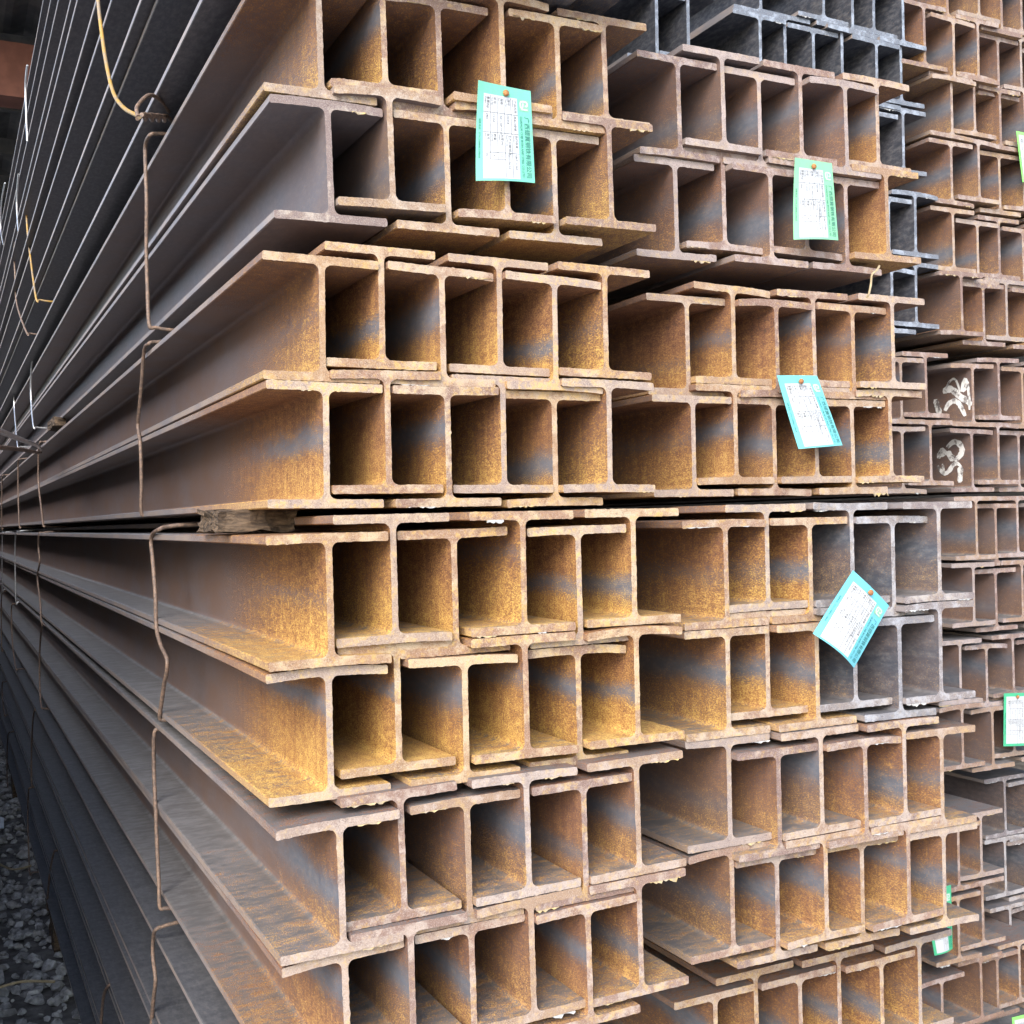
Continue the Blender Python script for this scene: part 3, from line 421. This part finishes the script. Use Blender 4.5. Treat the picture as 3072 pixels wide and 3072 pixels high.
ZJ = HB / 2
for row in D["rows"]:
    nme = row["n"]; stack = row["stack"]; cnt = len(row["b"])
    for i, (bx, by, bz) in enumerate(row["b"]):
        r = random.Random(f"{nme}{i}")
        fine = stack not in ('above', 'below')
        far = stack in ('black', 'brown')
        dy = r.uniform(-0.008, 0.009) if fine else r.uniform(-.01, .01)
        t = SPECIAL.get((nme, i), TONE[nme])
        t = (t[0] * r.uniform(.70, 1.12), min(1, max(0, t[1] + r.uniform(-.10, .10))), min(1, max(0, t[2] + (r.uniform(-.05, .07) if t[2] < .9 else 0))))
        col = (t[0], t[1], t[2], r.random())
        root = empty("steel_h_beam", (bx, by + dy, bz), (math.radians(r.uniform(-.06, .06)), math.radians(-row["tilt"] + r.uniform(-.35, .35)), math.radians(r.uniform(-.08, .08))))
        root["kind"] = "thing"; tag(root, describe(nme, i, cnt), "steel beam", GROUPS[stack])
        length = 12.0 + r.uniform(-.1, .1)
        FOx = FO_FINE if fine else FO_COARSE
        amp = 0.00050 if not far else 0.00060
        parts = []
        for flip in (False, True):
            lip = jitter_profile(len(FOx), r, amp) if fine else None
            bend = None
            if fine and r.random() < .45:
                bend = [r.uniform(-.0045, .0025), r.uniform(-.0045, .0025)]
                if flip: bend = [-b * .6 for b in bend]
            V, F = extrude(FOx, False, lip, bend, flip, length, fine)
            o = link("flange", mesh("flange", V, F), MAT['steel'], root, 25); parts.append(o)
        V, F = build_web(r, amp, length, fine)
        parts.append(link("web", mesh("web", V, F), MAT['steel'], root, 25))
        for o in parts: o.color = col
        if fine:
            # torn fringes under the top flange and under the bottom flange
            for zt, pr in ((ZJ - TF, .36), (-ZJ, .24)):
                for side in (-1, 1):
                    if r.random() < pr * (.8 if not far else .5):
                        a = r.uniform(.014, .04); b_ = a + r.uniform(.01, .05); b_ = min(b_, WB / 2 - .001)
                        if b_ - a < .008: continue
                        xa, xb = (a, b_) if side > 0 else (-b_, -a)
                        pale = r.random() < (.22 if stack == 'near' else .40) or t[2] > .4
                        bm_ = burr_mesh(r, xa, xb, zt + .0004, r.choice((.0014, .002, .003, .0055 if r.random() < .4 else .002)))
                        link("burr", bm_, MAT['burr_pale'] if pale else MAT['burr'], parts[0] if zt > 0 else parts[1])
        BEAMS[(nme, i)] = root

# white brush marks on two webs
for key, strokes in zip((('U1', 0), ('U2', 0)), D["paint"]):
    V, F = [], []
    for st in strokes:
        r = random.Random(len(V) + 3)
        base = len(V)
        for (a, b_) in st: V += [(-TW / 2 - .0006, a[0], a[1]), (-TW / 2 - .0006, b_[0], b_[1])]
        for k in range(len(st) - 1): F.append((base + 2 * k, base + 2 * k + 1, base + 2 * k + 3, base + 2 * k + 2))
    o = link("paint_mark", mesh("paint_mark", V, F), MAT['paint'], BEAMS[key]); o["label"] = "white hand-brushed mark on the web"

# ------------------------------------------------------------------ tie wires round the bundles
WL_ = {'knotup': "ochre tie wire hanging to a twisted knot at upper left",
 'AB': "grey-brown tie wire below the twisted knot, binding the top two rows", 'CD': "brown tie wire binding third and fourth rows near their cut ends",
 'EF': "bent rusty tie wire below the wood block, near the cut ends", 'GH': "rusty tie wire binding seventh and lowest rows near the cut ends",
 'IJ': "rusty tie wire at bottom edge, lowest of the wires near the cut ends"}
REST = {'AB': 'top two rows', 'CD': 'third and fourth rows', 'EF': 'fifth and sixth rows', 'GH': 'seventh and bottom rows', 'IJ': 'lower aisle rows', 'KL': 'two ground-level rows', 'A1': 'rows above the knot'}
cntw = {}
for w in D["wires"]:
    P = [Vector(p) for p in w["p"]]
    pts = list(P)
    if w["top"]: pts = [P[0] + Vector((.16, .0, .006)), P[0] + Vector((.05, .0, .007))] + [P[0] + Vector((.012, 0, .004))] + pts
    if w["bot"]: pts = pts + [P[-1] + Vector((.012, 0, -.004)), P[-1] + Vector((.05, .0, -.007)), P[-1] + Vector((.16, .0, -.006))]
    V, F = tube_vf(smooth_path(pts, 5), 0.0034, 8)
    o = link("tie_wire", mesh("tie_wire", V, F), MAT['wire_' + w["tone"]], None, 60)
    nme = w["n"]
    if nme in WL_: lab = WL_[nme]
    else:
        key = nme[:2] if nme[:2] in REST else 'A1'
        cntw[key] = cntw.get(key, 0) + 1
        tn = {'rust': 'brown', 'silver': 'shiny grey', 'yellow': 'ochre'}[w["tone"]]
        lab = f"{tn} tie wire round {REST[key]}, {ORD[cntw[key]]} one away from cut ends"
    tag(o, lab, "wire", "tie wires round the bundles")
    if nme == 'knotup':
        e = P[-1]; a = Vector(D["wires"][1]["p"][0])
        # twisted knot: two strands wound round each other, and the cut loop above
        d = (a + Vector((.02, -.06, .012))) - e
        for ph in (0, math.pi):
            pp = []
            ax = d.normalized(); s1 = ax.orthogonal().normalized(); s2 = ax.cross(s1)
            for k in range(25):
                u = k / 24; an = ph + u * 2 * math.pi * 2.2
                pp.append(e + d * u + s1 * math.cos(an) * .0042 + s2 * math.sin(an) * .0042)
            V, F = tube_vf(pp, 0.0033, 8); link("twist", mesh("twist", V, F), MAT['wire_rust'], o, 60)
        lp = [e + Vector((-.002, .0, .0)), e + Vector((.0, .02, .022)), e + d * .35 + Vector((0, .0, .035)), e + d * .8 + Vector((0, 0, .026)), e + d * .95 + Vector((.004, 0, .012))]
        V, F = tube_vf(smooth_path(lp, 6), 0.0031, 8); link("loop", mesh("loop", V, F), MAT['wire_rust'], o, 60)
# cut wire tail sticking out into the aisle
e0 = Vector((.335, 4.62, 1.80))
V, F = tube_vf(smooth_path([e0, Vector((.25, 3.6, 1.745)), Vector((.155, 2.6, 1.687)), Vector((.07, 1.9, 1.655))], 6), .0055, 8)
o = link("wire_tail", mesh("wire_tail", V, F), MAT['wire_silver'], None, 60)
tag(o, "bright doubled wire end poking out of the pile at the left edge", "wire")
V, F = tube_vf(smooth_path([e0 + Vector((0, 0, -.012)), Vector((.25, 3.6, 1.725)), Vector((.15, 2.6, 1.668)), Vector((.06, 1.9, 1.628))], 6), .0042, 8)
link("strand", mesh("strand", V, F), MAT['wire_rust'], o, 60)

# ------------------------------------------------------------------ product tags
def font_mesh(body, size):
    cu = bpy.data.curves.new("print", 'FONT'); cu.body = body; cu.size = size; cu.resolution_u = 2
    ob = bpy.data.objects.new("print", cu); COL.objects.link(ob)
    dg = bpy.context.evaluated_depsgraph_get()
    me = bpy.data.meshes.new_from_object(ob.evaluated_get(dg)); vs = [tuple(p.co[:2]) for p in me.vertices]; fs = [tuple(p.vertices) for p in me.polygons]
    bpy.data.objects.remove(ob); bpy.data.curves.remove(cu); bpy.data.meshes.remove(me)
    return vs, fs
FCACHE = {}
def text_vf(body, size, x0, y0, fit=None):
    """print running down the card, glyph tops to the right; card millimetres"""
    if body not in FCACHE: FCACHE[body] = font_mesh(body, 1.0)
    vs, fs = FCACHE[body]
    if not vs: return [], []
    L = max(p[0] for p in vs); k = size
    kx = fit / L if fit else k
    return [(x0 + p[1] * k, y0 + p[0] * kx) for p in vs], fs
def make_tag(info, style, label, bow, curl, minimal=False):
    TL, TR, BR, BL = [Vector(c) for c in info["c"]]
    w = ((TR - TL).length + (BR - BL).length) / 2 * 1000; h = ((BL - TL).length + (BR - TR).length) / 2 * 1000
    org = (TL + TR + BR + BL) / 4
    def mp(x, y, lift):
        u, vv = x / 81.0, y / 125.0
        p = TL * (1 - u) * (1 - vv) + TR * u * (1 - vv) + BR * u * vv + BL * (1 - u) * vv
        dy = -bow * math.sin(math.pi * min(1, max(0, u))) * (0.3 + .7 * vv) - curl * (1 - u) ** 2 * (1 - vv) ** 2 - lift * .001
        return (p.x - org.x, p.y - org.y + dy, p.z - org.z)
    root = empty("product_tag", org); tag(root, label, "tag", "product tags on the beam ends")
    def grid(x0, x1, y0, y1, lift, nx=8, ny=8, thick=0.0, rad=0.0):
        V, F = [], []
        for j in range(ny + 1):
            for i in range(nx + 1):
                xx = x0 + (x1 - x0) * i / nx; yy = y0 + (y1 - y0) * j / ny
                V.append(mp(xx, yy, lift))
        n0 = len(V)
        for j in range(ny):
            for i in range(nx):
                a = j * (nx + 1) + i; F.append((a, a + nx + 1, a + nx + 2, a + 1))
        if thick:
            V += [(p[0], p[1] + thick, p[2]) for p in V]
            F += [tuple(n0 + k for k in q[::-1]) for q in list(F)]
            ring = [i for i in range(nx + 1)] + [j * (nx + 1) + nx for j in range(1, ny + 1)] + [ny * (nx + 1) + i for i in range(nx - 1, -1, -1)] + [j * (nx + 1) for j in range(ny - 1, 0, -1)]
            for k in range(len(ring)):
                a, b_ = ring[k], ring[(k + 1) % len(ring)]; F.append((a, b_, b_ + n0, a + n0))
        return V, F
    hold = {}
    def put(name, V, F, mat):
        par = hold.get({'white_panel': 'x', 'stud': 'x', 'ruled_lines': 'white_panel', 'printed_table_text': 'white_panel'}.get(name, 'card'), root)
        o = link(name, mesh(name, V, F), mat, par); hold[name] = o
        return o
    put("card", *grid(0, 81, 0, 125, 0, 10, 10, .0006), CARDS[style])
    def merge(items):
        V, F = [], []
        for vs, fs in items:
            b = len(V); V += vs; F += [tuple(b + k for k in q) for q in fs]
        return V, F
    if minimal:
        put("white_panel", *grid(7, 72 if minimal == 2 else 60, 8, 119, .25), MAT['panel'])
    else:
        put("white_panel", *grid(9, 59, 14, 122, .25), MAT['panel'])
    x0p, x1p = (9, 59)
    lines = [grid(x0p, x1p, y_, y_ + .6, .4, 6, 1) for y_ in (36.5, 62, 88)] + [grid(x0p, 39, 97, 97.5, .4, 6, 1)]
    lines += [grid(x_, x_ + .55, 15, ye, .4, 1, 8) for x_, ye in ((18.5, 97), (28.5, 97), (38.8, 121), (48.8, 121))]
    V, F = merge(lines); put("ruled_lines", V, F, MAT['ink'])
    items = []
    rowsx = [50.5, 40.5, 30.2, 20, 10.6]
    head = [("产品名称", "Product"), ("牌号", "Steel No."), ("规格", "Size"), ("炉号", "Heat No."), ("重量(kg)", "Weight")]
    head2 = [("执行标准", "Standard"), ("生产日期/班次", "Date/Group"), ("长度(m)", "Length"), ("数量", "Quantity"), ("批号", "Piece")]
    val = ["热轧H型钢", "Q235B", "150×150×7×10", "C2250", "2460"]
    val2 = ["GB/T 11263", "2023-04-14", "12", "14", "02"]
    for k, xx in enumerate(rowsx):
        for (body, sz, x_, y_) in ((head[k][0], 4.3, xx + 3.6, 17), (head[k][1], 3.0, xx + .4, 17), (val[k], 4.2, xx + 2.4, 38), (head2[k][0], 4.3, xx + 3.6, 64), (head2[k][1], 3.0, xx + .4, 64), (val2[k], 4.2, xx + 2.4, 89.5)):
            vs, fs = text_vf(body, sz, x_, y_)
            if vs: items.append(([mp(a, b_, .5) for a, b_ in vs], fs))
    V, F = merge(items); put("printed_table_text", V, F, MAT['ink'])
    items = []
    vs, fs = text_vf("广西翅冀钢铁有限公司", 8.6, 69.5, 37, 82); items.append(([mp(a, b_, .4) for a, b_ in vs], fs))
    V, F = merge(items); put("company_name", V, F, MAT['inkgreen'])
    vs, fs = text_vf("GUANGXI CHIJI IRON AND STEEL CO.,LTD", 4.6, 62.5, 37, 82)
    put("company_name_latin", [mp(a, b_, .4) for a, b_ in vs], fs, MAT['inkgreen'])
    vs, fs = text_vf("销售电话：0774-2108808/2108668", 3.2, 3.2, 46, 50)
    put("telephone_line", [mp(a, b_, .4) for a, b_ in vs], fs, MAT['inkgreen'])
    # emblem: a hooked C and a J in white on a lighter rounded square
    def stroke(pts, wd):
        V, F = [], []
        P = [Vector((a, b_)) for a, b_ in pts]
        for i, p in enumerate(P):
            t = (P[min(i + 1, len(P) - 1)] - P[max(i - 1, 0)]).normalized(); nn = Vector((-t.y, t.x)) * wd / 2
            V += [mp(*(p + nn), .55), mp(*(p - nn), .55)]
        for i in range(len(P) - 1): F.append((2 * i, 2 * i + 1, 2 * i + 3, 2 * i + 2))
        return V, F
    put("emblem_ground", *grid(61.5, 76.5, 14.5, 29.5, .3, 3, 3), CARDS['green'])
    cpath = [(65.2 + 0, 25.5), (63.8, 24.0), (63.6, 19.5), (64.6, 17.3), (68.0, 16.6), (72.5, 16.8), (74.2, 18.6), (74.3, 21.2), (72.8, 22.6), (70.6, 22.2)]
    jpath = [(65.4, 27.6), (69.0, 27.4), (72.0, 27.6), (74.6, 27.2)]
    kpath = [(67.8, 18.8), (67.6, 23.0), (66.4, 25.4), (65.2, 27.4)]
    V, F = merge([stroke(cpath, 2.3), stroke(jpath, 2.0), stroke(kpath, 1.9)]); put("emblem", V, F, MAT['panel'])
    # rusty weld stud through the top edge
    nl = Vector(info["nail"]) - org
    V, F = [], []
    prof = [(.0, -.0062), (.0022, -.0060), (.0040, -.0046), (.0044, -.0030), (.0034, -.0014), (.0016, .0), (.0015, .014)]
    for (rad, yy) in prof:
        for k in range(10):
            a = 2 * math.pi * k / 10; V.append((nl.x + rad * math.cos(a), nl.y + yy - bow * .6, nl.z + rad * math.sin(a)))
    for j in range(len(prof) - 1):
        for k in range(10):
            k2 = (k + 1) % 10; F.append((j * 10 + k, j * 10 + k2, (j + 1) * 10 + k2, (j + 1) * 10 + k))
    o = link("stud", mesh("stud", V, F), MAT['nail'], root, 40)
    return root
TG = D["tags"]
make_tag(TG[0], 'mint', "large mint-green product tag hanging upright on the nearest stack", .005, .012)
make_tag(TG[1], 'green', "green product tag hanging upright on the upper middle stack", .006, .008)
make_tag(TG[2], 'cyan', "cyan product tag slanting to the right on the middle stack", .010, .004)
make_tag(TG[3], 'blue', "blue product tag turned corner-up on the grey beams", .010, .003)
make_tag(TG[4], 'lime', "bright green tag cut by the right edge near the top", .002, .001, 1)
make_tag(TG[5], 'emerald', "green-framed white tag at the right edge, lower down", .002, .0, 2)
make_tag(TG[6], 'emerald', "green and white tag half hidden behind the middle stack's flanges", .005, .0)
make_tag(TG[7], 'lime', "pale green tag peeping in at the bottom right corner", .003, .0, 1)

# ------------------------------------------------------------------ dunnage, debris, gravel
def lump(name, x0, x1, y0, y1, z0, z1, amp, sd, nx=14, ny=10, nz=5):
    bm = bmesh.new()
    bmesh.ops.create_cube(bm, size=1.0)
    bmesh.ops.subdivide_edges(bm, edges=bm.edges[:], cuts=7, use_grid_fill=True)
    for v_ in bm.verts:
        p = Vector((x0 + (v_.co.x + .5) * (x1 - x0), y0 + (v_.co.y + .5) * (y1 - y0), z0 + (v_.co.z + .5) * (z1 - z0)))
        q = p * 38 + Vector((sd, 0, 0))
        n_ = Vector((mnoise.noise(q), mnoise.noise(q + Vector((9, 3, 1))), mnoise.noise(q + Vector((2, 8, 5))) * .45))
        q2 = Vector((p.x * 30, p.y * 160, p.z * 220)); 
        v_.co = p + n_ * amp + Vector((-abs(mnoise.noise(q2)) * amp * .9 if v_.co.x < -.3 else 0, 0, mnoise.noise(q2) * amp * .25))
    me = bpy.data.meshes.new(name); bm.to_mesh(me); bm.free()
    return me
wz = BEAMS[('E', 0)].location.z + HB / 2
o = link("wood_block", lump("wood_block", .306, .40, 1.42, 1.56, wz + .004, wz + .030, .011, 3), MAT['wood']); tag(o, "rotten splintered wood spacer in the gap between fourth and fifth rows", "wood block")
o = link("wood_chip", lump("wood_chip", .335, .37, 4.05, 4.30, 1.842, 1.872, .008, 11), MAT['wood']); tag(o, "small wood chip wedged between bundles far down the aisle", "wood block")
for k, yy in enumerate((1.9, 4.4, 7.0, 9.6, 12.0)):
    o = link("sleeper_timber", lump("sleeper_timber", .33, .95, yy, yy + .16, .0, BEAMS[('L', 0)].location.z - HB / 2 - .006, .006, 20 + k), MAT['wood'])
    tag(o, f"dark timber sleeper under the pile, {ORD[k]} from the cut ends", "timber", "sleepers under the pile")
# twine between two flanges of the middle stack
V, F = tube_vf(smooth_path([(1.318, 1.349, 1.884), (1.3059, 1.3416, 1.8753), (1.296, 1.3422, 1.8669), (1.2937, 1.3424, 1.8538), (1.2893, 1.3426, 1.8381), (1.287, 1.346, 1.832)], 5), .0017, 6)
o = link("twine", mesh("twine", V, F), MAT['straw'], None, 60); tag(o, "pale twine strand hanging in a gap of the middle stack", "string")
# gravel in the aisle
protos = []
for k in range(10):
    bm = bmesh.new(); bmesh.ops.create_icosphere(bm, subdivisions=1, radius=1.0)
    rr = random.Random(100 + k)
    for v_ in bm.verts: v_.co *= rr.uniform(.62, 1.12)
    protos.append(([v_.co.copy() for v_ in bm.verts], [tuple(q.index for q in fc.verts) for fc in bm.faces])); bm.free()
V, F = [], []
gr = random.Random(5)
for k in range(3600):
    yy = 2.3 + gr.random() ** 1.4 * 9.0; xx = gr.uniform(-.41, .36)
    s = gr.choice((.008, .012, .016, .02, .026)) * gr.uniform(.8, 1.25)
    pv, pf = gr.choice(protos); rot = Matrix.Rotation(gr.uniform(0, 6.28), 3, 'Z') @ Matrix.Rotation(gr.uniform(-.6, .6), 3, 'X')
    b = len(V); zz = gr.uniform(.0, .022)
    for c in pv:
        q = rot @ Vector((c.x * s * 1.25, c.y * s, c.z * s * .75)); V.append((xx + q.x, yy + q.y, zz + q.z))
    F += [tuple(b + i for i in q) for q in pf]
gv = link("gravel", mesh("gravel", V, F), MAT['stone']); gv["kind"] = "stuff"; gv["label"] = "grey crushed stone on the ground in the aisle"
for pts, lab in (([(.17, 5.6, .05), (.24, 5.35, .06), (.31, 5.25, .09)], "dry straw stalk lying against the pile's foot"), ([(.10, 4.0, .05), (.2, 4.02, .055), (.30, 3.98, .05)], "thin dry stalk on the gravel near the bottom edge")):
    V, F = tube_vf(smooth_path(pts, 5), .0045, 6); o = link("straw", mesh("straw", V, F), MAT['straw']); tag(o, lab, "straw")
V = [(.215, 6.15, .05), (.245, 6.13, .052), (.25, 6.24, .075), (.228, 6.27, .08), (.222, 6.2, .055)]
V2 = [(a, b_, c + .004) for a, b_, c in V]
o = link("scrap", mesh("scrap", V + V2, [(4, 3, 2, 1, 0), (5, 6, 7, 8, 9)] + [(i, (i + 1) % 5, 5 + (i + 1) % 5, 5 + i) for i in range(5)]), MAT['scrap']); tag(o, "small white scrap lying on the gravel", "scrap")
